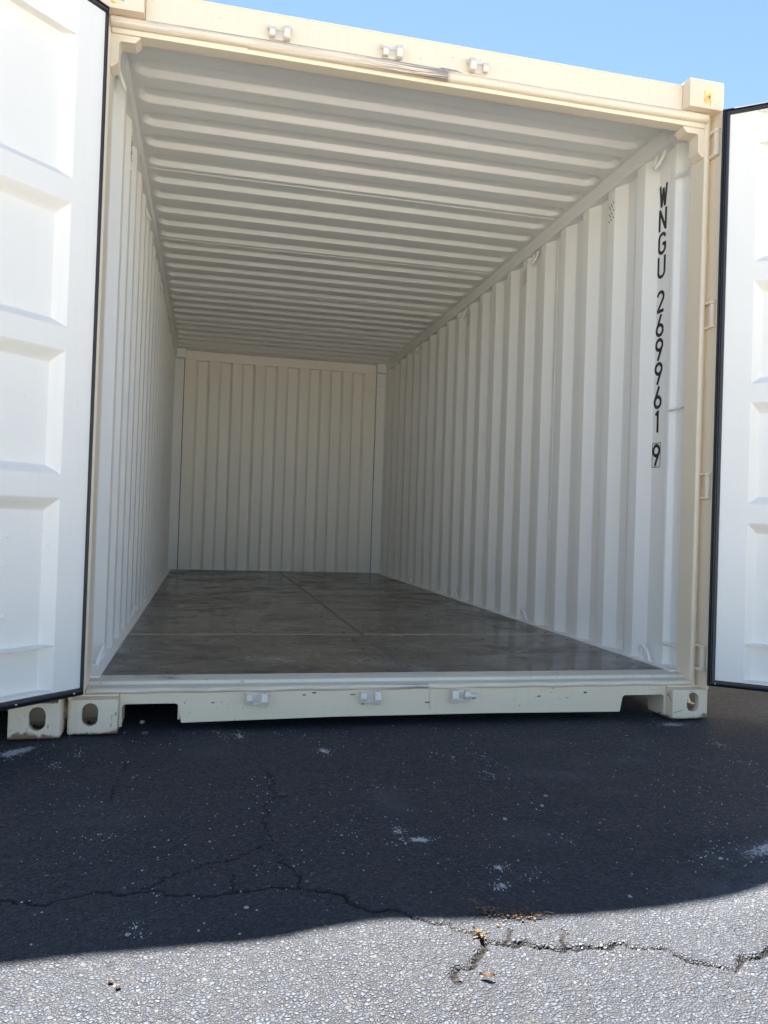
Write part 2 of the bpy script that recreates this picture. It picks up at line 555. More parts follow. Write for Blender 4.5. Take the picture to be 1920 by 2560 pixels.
def build_ground():
    xs = np.concatenate([-np.geomspace(400, 0.012, 46) - 1.36, np.arange(-1.36, 0.80, 0.0042), np.geomspace(0.012, 400, 60) + 0.80])
    ys = np.concatenate([-np.geomspace(400, 0.012, 46) - 1.86, np.arange(-1.86, 0.02, 0.0042), np.geomspace(0.012, 600, 60) + 0.02])
    X, Y = np.meshgrid(xs, ys)
    Z = ground_z(X, Y) + (vnoise(X * 42, Y * 42, 3) - 0.5) * 0.0014 * np.exp(-np.clip(np.hypot(X, Y + 1) - 2.5, 0, None) ** 2)
    crack = np.zeros_like(X)
    for w, dep, pts in CRACKS:
        P = jag(pts)
        x0, x1 = P[:, 0].min() - 0.03, P[:, 0].max() + 0.03
        y0, y1 = P[:, 1].min() - 0.03, P[:, 1].max() + 0.03
        i0, i1 = np.searchsorted(xs, (x0, x1))
        j0, j1 = np.searchsorted(ys, (y0, y1))
        gx, gy = X[j0:j1, i0:i1], Y[j0:j1, i0:i1]
        if gx.size == 0:
            continue
        dmin = np.full(gx.shape, 9.0)
        for a, b in zip(P, P[1:]):
            lo_i, hi_i = np.searchsorted(gx[0], (min(a[0], b[0]) - 0.025, max(a[0], b[0]) + 0.025))
            lo_j, hi_j = np.searchsorted(gy[:, 0], (min(a[1], b[1]) - 0.025, max(a[1], b[1]) + 0.025))
            sx, sy = gx[lo_j:hi_j, lo_i:hi_i], gy[lo_j:hi_j, lo_i:hi_i]
            d = b - a
            L = d @ d + 1e-12
            tt = np.clip(((sx - a[0]) * d[0] + (sy - a[1]) * d[1]) / L, 0, 1)
            dd = np.hypot(sx - a[0] - tt * d[0], sy - a[1] - tt * d[1])
            dmin[lo_j:hi_j, lo_i:hi_i] = np.minimum(dmin[lo_j:hi_j, lo_i:hi_i], dd)
        ww = w * (0.35 + 1.3 * vnoise(gx * 23, gy * 23, 5))
        k = np.clip(1.25 - dmin / ww, 0, 1)
        crack[j0:j1, i0:i1] = np.maximum(crack[j0:j1, i0:i1], k)
        Z[j0:j1, i0:i1] -= dep * k
    chalk_sunpatch = np.zeros_like(X)
    dust = np.zeros_like(X)  # dust, together with the sunlit patch and streaks painted as lighter ground
    for (x, y, rx, ry, ang, s) in CHALK_SUNPATCH:
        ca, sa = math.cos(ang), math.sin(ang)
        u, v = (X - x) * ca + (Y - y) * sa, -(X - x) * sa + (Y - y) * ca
        chalk_sunpatch = np.maximum(chalk_sunpatch, s * np.exp(-(u / rx) ** 2 - (v / ry) ** 2))
    for (x, y, rx, ry, ang, s) in DUST_SUNPATCH:
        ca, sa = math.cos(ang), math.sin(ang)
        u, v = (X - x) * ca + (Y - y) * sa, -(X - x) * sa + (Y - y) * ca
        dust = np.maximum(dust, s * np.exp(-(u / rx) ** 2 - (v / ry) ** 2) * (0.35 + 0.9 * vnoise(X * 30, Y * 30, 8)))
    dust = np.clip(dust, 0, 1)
    ny, nx = X.shape
    co = np.stack([X, Y, Z], -1).reshape(-1, 3).astype(np.float32)
    idx = np.arange(nx * ny).reshape(ny, nx)
    quads = np.stack([idx[:-1, :-1], idx[:-1, 1:], idx[1:, 1:], idx[1:, :-1]], -1).reshape(-1, 4)
    me = bpy.data.meshes.new('asphalt_ground')
    me.vertices.add(len(co))
    me.vertices.foreach_set('co', co.ravel())
    me.loops.add(quads.size)
    me.loops.foreach_set('vertex_index', quads.ravel().astype(np.int32))
    me.polygons.add(len(quads))
    me.polygons.foreach_set('loop_start', np.arange(0, quads.size, 4, dtype=np.int32))
    me.update(calc_edges=True)
    for n, a in (('crack', crack), ('chalk_sunpatch', chalk_sunpatch), ('dust', dust)):
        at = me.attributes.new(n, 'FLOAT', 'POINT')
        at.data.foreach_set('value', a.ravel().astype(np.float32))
    me.materials.append(M['asphalt'])
    me.shade_smooth()
    o = link(bpy.data.objects.new('asphalt_ground', me))
    tag(o, kind='structure')
    return o


CHALK_SUNPATCH = [  # x, y, radii, angle, strength: white paint, chalky scuffs and a painted sunlit patch
    (0.52, -1.245, 0.17, 0.05, 0.08, 0.95),  # sunlit patch painted as pale colour on the shaded asphalt
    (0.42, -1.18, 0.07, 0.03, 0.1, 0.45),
    (-0.305, -0.936, 0.022, 0.016, 0.3, 0.9),
    (-0.267, -0.991, 0.045, 0.022, 0, 1.0),
    (-0.129, -1.164, 0.02, 0.018, 0.2, 1),
    (-0.159, -1.248, 0.018, 0.015, 0.1, 1),
    (-0.068, -1.213, 0.05, 0.02, 0.9, 0.55),
    (0.127, -0.405, 0.02, 0.07, 0.2, 0.6),
    (0.088, -0.53, 0.02, 0.05, 0.3, 0.7),
    (1.032, -0.316, 0.05, 0.05, -0.4, 0.8),
    (0.983, -0.516, 0.03, 0.03, -0.4, 0.6),
    (0.354, -1.218, 0.06, 0.03, 0.1, 0.55),
    (0.097, -1.043, 0.012, 0.03, 0.1, 0.5),
    (0.014, -0.355, 0.02, 0.04, 0.1, 0.5),
    (-0.382, -0.233, 0.025, 0.05, 0.2, 1.0),
    (-0.648, -0.037, 0.02, 0.05, 0.2, 0.9),
    (-0.71, -0.016, 0.015, 0.05, 0.2, 0.6),
    (-1.206, -0.298, 0.02, 0.03, 0.2, 0.7),
    (-1.34, -0.153, 0.11, 0.05, 0.9, 1.0),
    (-0.43, -0.933, 0.03, 0.04, 0.2, 0.6),
    (-0.993, -0.867, 0.06, 0.03, 0.2, 0.4),
    (-0.884, -1.31, 0.015, 0.03, 0.2, 0.6),
    (-1.148, -0.187, 0.02, 0.03, 0.2, 0.5),
    (-0.049, -1.521, 0.04, 0.03, 0.2, 0.5),
    (1.034, -0.041, 0.1, 0.05, 0, 0.9),
]
DUST_SUNPATCH = [
    (0.52, -1.235, 0.17, 0.05, 0.08, 0.8),  # pale base under the painted sunlit patch
    (-0.276, -0.715, 0.05, 0.11, 0.2, 0.45),
    (0.293, -0.566, 0.13, 0.06, -0.3, 0.45),
    (0.422, -0.464, 0.06, 0.05, 0, 0.35),
    (0.591, -0.458, 0.1, 0.06, -0.2, 0.35),
    (0.358, -0.244, 0.12, 0.08, 0, 0.25),
    (-0.002, -0.993, 0.1, 0.06, 0, 0.25),
    (0.526, -1.068, 0.12, 0.1, 0, 0.25),
    (0.388, -0.744, 0.06, 0.05, 0, 0.3),
    (-0.996, -0.751, 0.12, 0.06, 0.2, 0.25),
    (-1.057, -0.663, 0.1, 0.06, 0.2, 0.2),
    (-0.754, -0.205, 0.1, 0.08, 0, 0.2),
    (0.737, -0.284, 0.1, 0.1, 0, 0.3),
    (0.374, -1.346, 0.2, 0.07, 0.1, 0.6),  # sun streaks at right, painted in as lighter ground
    (1.75, 0.75, 0.55, 0.35, 0.1, 0.9),
    (2.6, 0.2, 1.3, 0.9, 0.0, 0.55),
    (3.5, 3.0, 2.0, 3.0, 0.0, 0.55),
]

build_ground()

# ------------------------------------------------------------------ the open container
H = 2.591
box = tag(empty('shipping_container'), 'open cream shipping container with both doors swung wide and an empty interior', 'container')


# corner castings: hollow blocks with oval apertures
def make_casting():
    def oval(bm, c, w, h, axis, a0, a1):
        r = min(w, h) / 2
        pts = []
        for k in range(24):
            an = 2 * math.pi * k / 24
            px, pz = r * math.cos(an), r * math.sin(an)
            if h > w:
                pz += (h / 2 - r) * (1 if math.sin(an) >= 0 else -1)
            else:
                px += (w / 2 - r) * (1 if math.cos(an) >= 0 else -1)
            pts.append((c[0] + px, c[1] + pz))
        prism(bm, pts, axis, a0, a1)

    def tmp(build):
        bm = bmesh.new()
        build(bm)
        bmesh.ops.recalc_face_normals(bm, faces=bm.faces[:])
        me = bpy.data.meshes.new('tmp')
        bm.to_mesh(me)
        bm.free()
        o = bpy.data.objects.new('tmp', me)
        COL.objects.link(o)
        return o

    def body(bm):   # x 0 (inner) .. 0.162 (outer), y 0 .. 0.178, z 0 .. 0.118; outer edges rounded
        pl = fillet([(0, 0), (0.162, 0), (0.162, 0.178), (0, 0.178)], [0.003, 0.017, 0.003, 0.003], 5, True)
        n = len(pl)
        rings = []
        for z, d in ((0.118, 0.0), (0.012, 0.0), (0.007, 0.0010), (0.003, 0.0035), (0.0, 0.0085)):
            rings.append([bm.verts.new((min(p[0], 0.162 - d), max(p[1], d), z)) for p in pl])
        for A_, B_ in zip(rings, rings[1:]):
            for k in range(n):
                bm.faces.new((A_[k], A_[(k + 1) % n], B_[(k + 1) % n], B_[k]))
        for r_ in (rings[0], rings[-1]):
            bm.faces.new(r_).normal_update()
        bmesh.ops.remove_doubles(bm, verts=bm.verts[:], dist=1e-6)

    o = tmp(body)
    cutters = [tmp(lambda bm: bx(bm, 0.018, 0.140, 0.022, 0.155, 0.020, 0.1005)),
               tmp(lambda bm: oval(bm, (0.089, 0.068), 0.053, 0.078, 'y', -0.05, 0.08)),
               tmp(lambda bm: oval(bm, (0.092, 0.066), 0.079, 0.051, 'x', 0.08, 0.25)),
               tmp(lambda bm: oval(bm, (0.081, 0.089), 0.063, 0.118, 'z', -0.05, 0.06))]
    for c in cutters:
        md = o.modifiers.new('b', 'BOOLEAN')
        md.operation = 'DIFFERENCE'
        md.solver = 'EXACT'
        md.object = c
    dg = bpy.context.evaluated_depsgraph_get()
    me = bpy.data.meshes.new_from_object(o.evaluated_get(dg))
    me.name = 'corner_casting'
    for q in [o] + cutters:
        bpy.data.objects.remove(q)
    me.materials.clear()
    me.materials.append(M['cream_cast_warmlit'])
    finish(me, 38)
    return me


CAST = make_casting()
castings = []
for sx in (-1, 1):
    for yy in (0, 1):
        for zz in (0, 1):
            o = bpy.data.objects.new('corner_casting', CAST)
            link(o, box)
            o.location = (1.057 * sx, 6.058 if yy else 0, H if zz else 0)
            o.scale = (sx, -1 if yy else 1, -1 if zz else 1)
            castings.append(o)

INX, OUTX = 1.165, 1.201      # inner and outer flats of the side walls
PITCH = 0.276
Y0 = 0.365                    # start of the first outer flat
for sx in (-1, 1):
    # front corner post
    bm = bmesh.new()
    pl = [(1.168, 0.152), (1.168, 0.052), (1.187, 0.050), (1.190, 0.074), (1.2055, 0.074), (1.208, 0.002), (1.2185, 0.002), (1.2185, 0.30), (1.2145, 0.30), (1.2145, 0.152)]
    pl = fillet(pl, [0.002, 0.012, 0.006, 0.002, 0.002, 0.003, 0.003, 0, 0, 0.003], 4, True)
    pl = [(p[0] * sx, p[1]) for p in pl]
    prism(bm, pl, 'z', 0.1182, 2.4728)
    obj('corner_post', bm, M['cream_clean'], box)
    # pocket behind the post
    bm = bmesh.new()
    pr = fillet([(1.2142, 0.154), (1.2142, 0.276), (1.190, 0.290), (1.190, 0.318), (1.203, 0.326)], [0, 0.01, 0.012, 0.004, 0], 5)
    pr = [(p[0] * sx, p[1]) for p in pr]
    sheet('post_lining', pr, 'z', 0.16, 2.53, 0.004, [M['white'], M['white']], box, (sx, 0))
    bm.free()
    # rear post
    bm = bmesh.new()
    pl = fillet([(1.075 * sx, 5.985), (1.075 * sx, 5.972), (1.17 * sx, 5.972), (1.2145 * sx, 5.93), (1.2185 * sx, 5.93), (1.2185 * sx, 6.05), (1.075 * sx, 6.05)], 0.003, 3, True)
    prism(bm, pl, 'z', 0.1182, 2.4728)
    obj('corner_post', bm, M['white'], box)
    # tie bars across the post pockets
    for z in (0.261, 1.286, 2.32):
        bm = bmesh.new()
        tube(bm, [(1.181 * sx, 0.150, z + 0.003), (1.186 * sx, 0.20, z), (1.186 * sx, 0.285, z - 0.002), (1.194 * sx, 0.292, z - 0.002)], 0.0055)
        obj('tie_bar', bm, M['white'], box)
    for z in (0.26, 1.27, 2.31):
        bm = bmesh.new()
        tube(bm, [(1.092 * sx, 5.968, z), (1.165 * sx, 5.968, z + 0.001)], 0.005, 8)
        obj('tie_bar', bm, M['white'], box)
    # top side rail and bottom side rail
    bm = bmesh.new()
    bx(bm, 1.152 * sx, 1.2125 * sx, 0.112, 5.96, 2.4725, 2.5535)
    obj('top_side_rail', bm, M['white'], box)
    bm = bmesh.new()
    bx(bm, 1.136 * sx, 1.214 * sx, 0.152, 5.96, 0.1605, 0.1685, 0.002)
    bx(bm, 1.2035 * sx, 1.2142 * sx, 0.30, 5.925, 0.05, 0.160, 0.002)
    bx(bm, 1.150 * sx, 1.2025 * sx, 0.30, 5.925, 0.046, 0.056, 0.002)
    obj('bottom_side_rail', bm, M['white'], box)
    # corrugated side wall in welded sheets
    y = 0.322
    prof = [(OUTX, y)]
    yy = Y0
    k = 0
    while yy + PITCH < 5.93:
        prof += [(OUTX, yy + 0.070), (INX, yy + 0.138), (INX, yy + 0.208), (OUTX, yy + 0.276)]
        yy += PITCH
    prof += [(OUTX, 5.945)]
    cuts = [0.322] + [Y0 + 0.035 + PITCH * m for m in (4, 8, 12, 16)] + [5.945]
    full = fillet(prof, 0.010, 4)
    full = [(p[0] * sx, p[1]) for p in full]
    for ci, (c0, c1) in enumerate(zip(cuts, cuts[1:])):
        seg = [p for p in full if c0 < p[1] < c1]
        seg = [(OUTX * sx, c0 + (0.0 if ci == 0 else 0.0))] + seg + [(OUTX * sx, c1)]
        o = sheet('side_panel', seg, 'z', 0.166, 2.4735, 0.003, [M['white'], M['cream_clean']], box, (sx, 0))
        if ci == 0 and sx == 1:
            TEXT_PANEL = o
        if ci > 0:     # raised lap weld where two sheets meet
            bm = bmesh.new()
            bx(bm, (OUTX - 0.0035) * sx, (OUTX + 0.001) * sx, c0 - 0.004, c0 + 0.003, 0.167, 2.472, 0.001)
            obj('weld_seam', bm, M['white'], box)
    # little closing tabs under the top rail where the corrugation meets it
    for m in range(20):
        # lashing rings every fifth corrugation, at top and bottom
        if m % 5:
            continue
        yc = Y0 + 0.035 + PITCH * m
        bm = bmesh.new()
        pts = []
        for q in range(13):
            an = math.pi * (q / 12)
            pts.append(((1.180 - 0.026 * math.sin(an)) * sx, yc + 0.031 * math.cos(an), 2.472 - 0.066 * math.sin(an) ** 0.8))
        tube(bm, [(1.172 * sx, yc + 0.031, 2.474)] + pts + [(1.176 * sx, yc - 0.031, 2.474)], 0.0072)
        obj('lashing_ring', bm, M['white'], box)
        bm = bmesh.new()
        pts = []
        for q in range(13):
            an = math.pi * (q / 12)
            pts.append(((1.176 - 0.020 * math.sin(an)) * sx, yc + 0.034 * math.cos(an), 0.168 + 0.066 * math.sin(an) ** 0.8))
        tube(bm, [(1.176 * sx, yc + 0.034, 0.160)] + pts + [(1.176 * sx, yc - 0.034, 0.160)], 0.0075)
        bx(bm, 1.166 * sx, 1.190 * sx, yc - 0.045, yc - 0.018, 0.166, 0.174, 0.003)
        bx(bm, 1.166 * sx, 1.190 * sx, yc + 0.018, yc + 0.045, 0.166, 0.174, 0.003)
        obj('lashing_ring', bm, M['white'], box)
    # perforated vents on an inner flat
    for m in (1, 5, 9) if sx == 1 else (1, 9):
        yc = Y0 + PITCH * m + 0.173
        bm = bmesh.new()
        for r in range(5):
            for q in range(2 if r % 2 else 3):
                yv = yc + (q - (0.5 if r % 2 else 1)) * 0.019
                zv = 2.405 - r * 0.019 - (q * 0.006)
                cyl(bm, ((INX - 0.0012) * sx, yv, zv), ((INX + 0.004) * sx, yv, zv), 0.0042, 10)
        tag(obj('vent_holes', bm, M['dark'], box), kind='stuff')
        for zz in (2.44, 2.27):
            bm = bmesh.new()
            cyl(bm, ((INX + 0.001) * sx, yc - 0.012, zz), ((INX - 0.004) * sx, yc - 0.012, zz), 0.007, 12, 0.004)
            obj('rivet', bm, M['white'], box)

# floor boards
def floor_board(x0, x1, y0, y1, prints=False):
    d = 0.009 if prints else 0.03
    xs = np.linspace(x0, x1, max(2, int((x1 - x0) / d)))
    ys = np.linspace(y0, y1, max(2, int((y1 - y0) / d)))
    X, Y = np.meshgrid(xs, ys)
    pr = np.zeros_like(X)
    if prints:
        for (px, py, a, s) in PRINTS:
            ca, sa = math.cos(a), math.sin(a)
            u, v = (X - px) * ca + (Y - py) * sa, -(X - px) * sa + (Y - py) * ca
            w = 0.047 + 0.012 * np.sin(u * 16)
            m = ((np.abs(v) < w) & (np.abs(u) < 0.145) & ~((u > -0.06) & (u < -0.02))).astype(float)
            tread = 0.45 + 0.55 * (np.sin(u * 240 + np.cos(v * 70) * 2) > -0.2)
            br = vnoise(X * 22, Y * 22, 4)
            pr = np.maximum(pr, m * tread * s * np.clip(br * 2.4 + 0.05, 0, 1))
    smr = np.zeros_like(X)
    for (px, py, ln, wd, a, s) in SMEARS:
        ca, sa = math.cos(a), math.sin(a)
        u, v = (X - px) * ca + (Y - py) * sa, -(X - px) * sa + (Y - py) * ca
        v = v + 0.6 * u * u / ln
        n_ = vnoise(u * 9 + 31, v * 60 + px * 10, 6) * 0.75 + vnoise(X * 9, Y * 9, 7) * 0.6 - 0.15
        smr = np.maximum(smr, s * np.exp(-(u / ln) ** 2 - (v / wd) ** 2) * np.clip(n_, 0, 1.2))
    ny, nx = X.shape
    top = np.stack([X, Y, np.full_like(X, 0.1645)], -1).reshape(-1, 3)
    v = top.tolist()
    f = []
    for j in range(ny - 1):
        for i in range(nx - 1):
            a = j * nx + i
            f.append((a, a + 1, a + nx + 1, a + nx))
    b0 = len(v)
    border = [(i) for i in range(nx)] + [(j * nx + nx - 1) for j in range(1, ny)] + [((ny - 1) * nx + i) for i in range(nx - 2, -1, -1)] + [j * nx for j in range(ny - 2, 0, -1)]
    v += [(v[i][0], v[i][1], 0.138) for i in border]
    nb = len(border)
    for k in range(nb):
        f.append((border[k], b0 + k, b0 + (k + 1) % nb, border[(k + 1) % nb]))
    f.append(tuple(b0 + k for k in range(nb)))
    o = pyobj('floor_board', v, f, M['ply'], box, 30)
    at = o.data.attributes.new('print', 'FLOAT', 'POINT')
    val = np.zeros(len(o.data.vertices), np.float32)
    val[:nx * ny] = pr.ravel()
    at.data.foreach_set('value', val)
    at = o.data.attributes.new('smear', 'FLOAT', 'POINT')
    val[:nx * ny] = np.clip(smr, 0, 1).ravel()
    at.data.foreach_set('value', val)
    return o


SMEARS = [(-0.55, 0.50, 0.22, 0.10, 0.1, 1.0), (-0.25, 0.72, 0.20, 0.12, 0.5, 0.9), (-0.05, 0.36, 0.22, 0.09, -0.3, 1.0), (0.30, 0.85, 0.25, 0.14, 0.3, 0.8),
          (0.42, 0.42, 0.18, 0.08, 0.2, 0.7), (-0.75, 1.00, 0.20, 0.16, 0.2, 0.8), (-0.35, 1.55, 0.30, 0.22, 0.0, 0.9), (0.10, 1.75, 0.22, 0.25, 0.4, 0.6), (-0.55, 2.6, 0.30, 0.35, 0.1, 0.7),
          (-0.30, 3.35, 0.25, 0.20, 0.0, 0.8), (0.45, 2.3, 0.20, 0.4, 0.2, 0.5), (0.75, 1.1, 0.15, 0.25, 0.2, 0.35), (-0.18, 0.47, 0.16, 0.13, 0.9, 1.0)]
PRINTS = [(-0.20, 0.47, 1.1, 1.0), (-0.30, 0.47, 1.1, 1.0), (-0.44, 0.26, 0.5, 0.9), (0.17, 0.36, 2.3, 0.8), (0.30, 0.52, 0.35, 0.8), (-0.18, 0.98, 0.5, 0.9), (-0.05, 1.08, 0.2, 0.7),
          (0.10, 0.72, 2.6, 0.6), (0.55, 0.75, 0.9, 0.4), (-0.62, 0.80, 2.9, 0.35), (0.45, 0.33, 2.0, 0.4)]
for (a0, a1) in ((0.190, 1.188), (1.192, 3.598), (3.602, 5.9835)):
    for (b0, b1) in ((-1.134, 0.012), (0.034, 1.134)):
        floor_board(b0, b1, a0, a1, a0 < 1)
bm = bmesh.new()
bx(bm, 0.0128, 0.0332, 0.190, 5.97, 0.15, 0.1650)
obj('floor_joint_strip', bm, M['galv_dark'], box)
for yy in (1.19, 3.6):
    for (x0, x1) in ((-1.13, 0.012), (0.034, 1.13)):
        bm = bmesh.new()
        bx(bm, x0, x1, yy - 0.0090, yy + 0.0090, 0.1646, 0.1654)
        obj('floor_joint_strip', bm, M['seam'], box)
bm = bmesh.new()
for yj in np.arange(0.225, 5.9, 0.262):
    for xj in (-1.085, -0.62, -0.06, 0.10, 0.62, 1.085):
        cyl(bm, (xj, yj, 0.160), (xj, yj, 0.1656), 0.0065, 8)
tag(obj('floor_screws', bm, M['black'], box), kind='stuff')

# roof sheets with pressed ribs (heightfield), five ribs a sheet
def roof_panel(y0, y1):
    y0, y1 = round(y0, 5), round(y1, 5)
    xe = 1.136
    xh = np.concatenate([[0, 0.55, 0.95], np.linspace(1.02, 1.15, 34), [1.19, 1.2135]])
    xs = np.concatenate([-xh[:0:-1], xh])
    base = []
    k0 = int(math.floor((y0 - 0.4855) / 0.21)) - 1
    ys = [y0, y1]
    for k in range(k0, k0 + 9):
        c = 0.4855 + 0.21 * k
        if c < 0.45 or c > 5.82:
            continue
        for s in (-1, 1):
            ys += list(np.linspace(c + s * 0.034, c + s * 0.070, 15))
        ys += [c]
    ys = np.array(sorted(y for y in set(np.round(ys, 5)) if y0 <= y <= y1))
    X, Y = np.meshgrid(xs, ys)
    k = np.clip(np.round((Y - 0.4855) / 0.21), 0, 25)
    c = 0.4855 + 0.21 * k
    rr = 0.0625
    dx = np.clip(np.abs(X) - (xe - rr), 0, None)
    sd = rr - np.hypot(dx, Y - c)
    s = np.clip((sd + 0.003) / 0.020, 0, 1)
    s = s * s * (3 - 2 * s) * 0.35 + s * 0.65
    Z = 2.5505 + 0.025 * s
    ny, nx = X.shape
    v = np.stack([X, Y, Z], -1).reshape(-1, 3)
    v2 = v.copy()
    v2[:, 2] += 0.004
    n = nx * ny
    f, mi = [], []
    for j in range(ny - 1):
        for i in range(nx - 1):
            a = j * nx + i
            f.append((a, a + 1, a + nx + 1, a + nx)); mi.append(0)
            f.append((n + a, n + a + nx, n + a + nx + 1, n + a + 1)); mi.append(1)
    for i in range(nx - 1):
        f.append((i, n + i, n + i + 1, i + 1)); mi.append(0)
        a = (ny - 1) * nx + i
        f.append((a, a + 1, n + a + 1, n + a)); mi.append(0)
    me = bpy.data.meshes.new('roof_panel')
    me.from_pydata(np.vstack([v, v2]).tolist(), [], f)
    me.materials.append(M['white'])
    me.materials.append(M['cream_clean'])
    me.polygons.foreach_set('material_index', mi)
    finish(me, 50)
    return link(bpy.data.objects.new('roof_panel', me), box)


seams = [0.108] + [1.4305 + 1.05 * k for k in range(5)] + [6.05]
for a0, a1 in zip(seams, seams[1:]):
    roof_panel(a0, a1)
for s_ in seams[1:-1]:
    bm = bmesh.new()
    bx(bm, -1.14, 1.14, s_ - 0.004, s_ + 0.003, 2.548, 2.552, 0.001)
    obj('weld_seam', bm, M['white'], box)

# end wall
prof = [(-1.076, 5.984), (-0.985, 5.984)]
x = -0.985
lvl = 0
xsl = [-0.935 + 0.1237 * k for k in range(16)]
for k, xx in enumerate(xsl):
    a, b = (5.984, 6.028) if k % 2 == 0 else (6.028, 5.984)
    prof += [(xx - 0.013, a), (xx + 0.013, b)]
prof += [(1.076, 5.984)]
prof = fillet(prof, 0.006, 3)
sheet('end_panel', prof, 'z', 0.158, 2.452, 0.003, [M['end_bounce_warm'], M['cream_clean']], box, (0, 1))
bm = bmesh.new()
bx(bm, -1.056, 1.056, 5.974, 6.05, 2.4495, 2.5495, 0.004)
obj('end_header', bm, M['end_bounce_warm'], box)
bm = bmesh.new()
bx(bm, -1.056, 1.056, 5.986, 6.05, 0.04, 0.1652, 0.004)
obj('end_sill', bm, M['cream_clean'], box)
for sx in (-1, 1):
    bm = bmesh.new()
    bx(bm, 1.0558 * sx, 1.172 * sx, 5.868, 5.985, 2.4515, 2.549, 0.003)
    obj('corner_block', bm, M['white'], box)
    bm = bmesh.new()
    bx(bm, 1.0665 * sx, (1.0735 if sx < 0 else 1.071) * sx, 5.9805, 5.9838, 0.166, 2.449)
    obj('groove_shade', bm, M['dark'], box)  # dark strip painted in for the shaded groove beside the end panel

# header beam over the doorway
bm = bmesh.new()
bx(bm, -1.0562, 1.0562, 0.050, 0.108, 2.4745, 2.5845, 0.004)
bx(bm, -1.0560, 1.0560, 0.0475, 0.0545, 2.5755, 2.5815, 0.0015)
obj('door_header', bm, M['cream'], box)
bm = bmesh.new()
bx(bm, -1.1675, 1.1675, 0.053, 0.110, 2.4205, 2.4742, 0.004)
obj('door_header', bm, M['cream_clean'], box)
bm = bmesh.new()
pts = []
for q in range(60):
    xx = -1.168 + 2.336 * q / 59
    sag = 0.004 * math.exp(-((xx - 0.02) / 0.10) ** 2) + 0.0025 * math.sin(xx * 3.1)
    pts.append((xx, 0.0475, 2.4555 - sag))
tube(bm, pts, 0.0185, 14)
obj('header_lip', bm, M['cream_lip'], box)
# dented overlap of the lip near the middle
bm = bmesh.new()
tube(bm, [(-0.70, 0.049, 2.4565), (-0.3, 0.0425, 2.4545), (-0.05, 0.0395, 2.4525), (0.045, 0.0385, 2.4515)], 0.0205, 14)
obj('header_lip', bm, M['cream_lip'], box)
bm = bmesh.new()
tube(bm, [(0.02, 0.044, 2.4745), (0.08, 0.042, 2.473), (0.115, 0.040, 2.462), (0.125, 0.043, 2.452)], 0.0075, 10)
obj('header_lip', bm, M['cream_lip'], box)
for sx in (-1, 1):     # L shaped corner gussets inside the doorway
    bm = bmesh.new()
    pl = fillet([(1.0675, 2.4203), (1.1677, 2.4203), (1.1677, 2.300), (1.1415, 2.322), (1.1415, 2.398), (1.088, 2.398)], [0.003, 0, 0.003, 0.004, 0.012, 0.004], 4, True)
    pl = [(p[0] * sx, p[1]) for p in pl]
    prism(bm, pl, 'y', 0.062, 0.126)
    obj('gusset', bm, M['cream_clean'], box)

# sill with fork cut-outs
bm = bmesh.new()
zb = 0.0245
pl = [(-1.0562, 0.012), (-1.0562, 0.128), (1.0562, 0.128), (1.0562, 0.012), (1.0475, 0.012), (1.0475, 0.090), (0.864, 0.090), (0.852, zb),
      (0.3, zb + 0.006), (-0.3, zb + 0.006), (-0.848, zb - 0.003), (-0.860, 0.090), (-1.0475, 0.090), (-1.0475, 0.012)]
rad = [0, 0, 0, 0, 0.002, 0.014, 0.016, 0.004, 0, 0, 0.004, 0.016, 0.014, 0.002]
prism(bm, fillet(pl, rad, 4, True), 'y', 0.050, 0.060)
obj('door_sill', bm, M['cream_sill_warmlit'], box, 30)
bm = bmesh.new()     # flanges folded back behind the sill face and round the cut-outs
bx(bm, -0.846, 0.851, 0.0602, 0.16, zb + 0.003, zb + 0.012, 0.002)
for s_ in (-1, 1):
    bx(bm, 0.862 * s_, 1.049 * s_, 0.0602, 0.17, 0.091, 0.099, 0.002)
    bx(bm, 0.853 * s_, 0.861 * s_, 0.0602, 0.17, 0.03, 0.0985, 0.002)
    bx(bm, 1.0485 * s_, 1.0555 * s_, 0.0602, 0.17, 0.015, 0.0985, 0.002)
obj('sill_flange', bm, M['cream_sill_warmlit'], box)
bm = bmesh.new()
pl = [(0.0495, 0.1278), (0.0492, 0.140), (0.058, 0.1455), (0.101, 0.1475), (0.1035, 0.1585), (0.112, 0.1605), (0.1895, 0.1635), (0.1895, 0.128)]
prism(bm, fillet(pl, [0, 0.004, 0.004, 0.001, 0.001, 0.002, 0, 0], 3, True), 'x', -1.1676, 1.1676)
obj('threshold', bm, M['sillplate'], box, 30)
bm = bmesh.new()
pts = [(-1.166 + 2.332 * q / 50, 0.0505 - 0.0012 * math.sin(q * 0.7), 0.1365 + 0.0012 * math.sin(q * 1.3)) for q in range(51)]
tube(bm, pts, 0.0098, 12)
obj('sill_lip', bm, M['cream_lip'], box)
bm = bmesh.new()
bx(bm, 0.0585, 0.0605, 0.0455, 0.0515, 0.05, 0.134, 0.001)
bx(bm, 0.052, 0.070, 0.0445, 0.0515, 0.126, 0.146, 0.003)
obj('weld_seam', bm, M['cream_sill_warmlit'], box)
for sx in (-1, 1):     # ledge between sill casting and post
    bm = bmesh.new()
    bx(bm, 1.058 * sx, 1.2055 * sx, 0.046, 0.15, 0.1182, 0.127, 0.003)
    obj('post_foot', bm, M['cream_cast_warmlit'], box)
# underframe cross members
for k in range(20):
    bm = bmesh.new()
    yy = 0.34 + 0.295 * k
    bx(bm, -1.148, 1.148, yy, yy + 0.006, 0.048, 0.136)
    bx(bm, -1.148, 1.148, yy + 0.0062, yy + 0.045, 0.048, 0.054)
    obj('cross_member', bm, M['dark'], box)

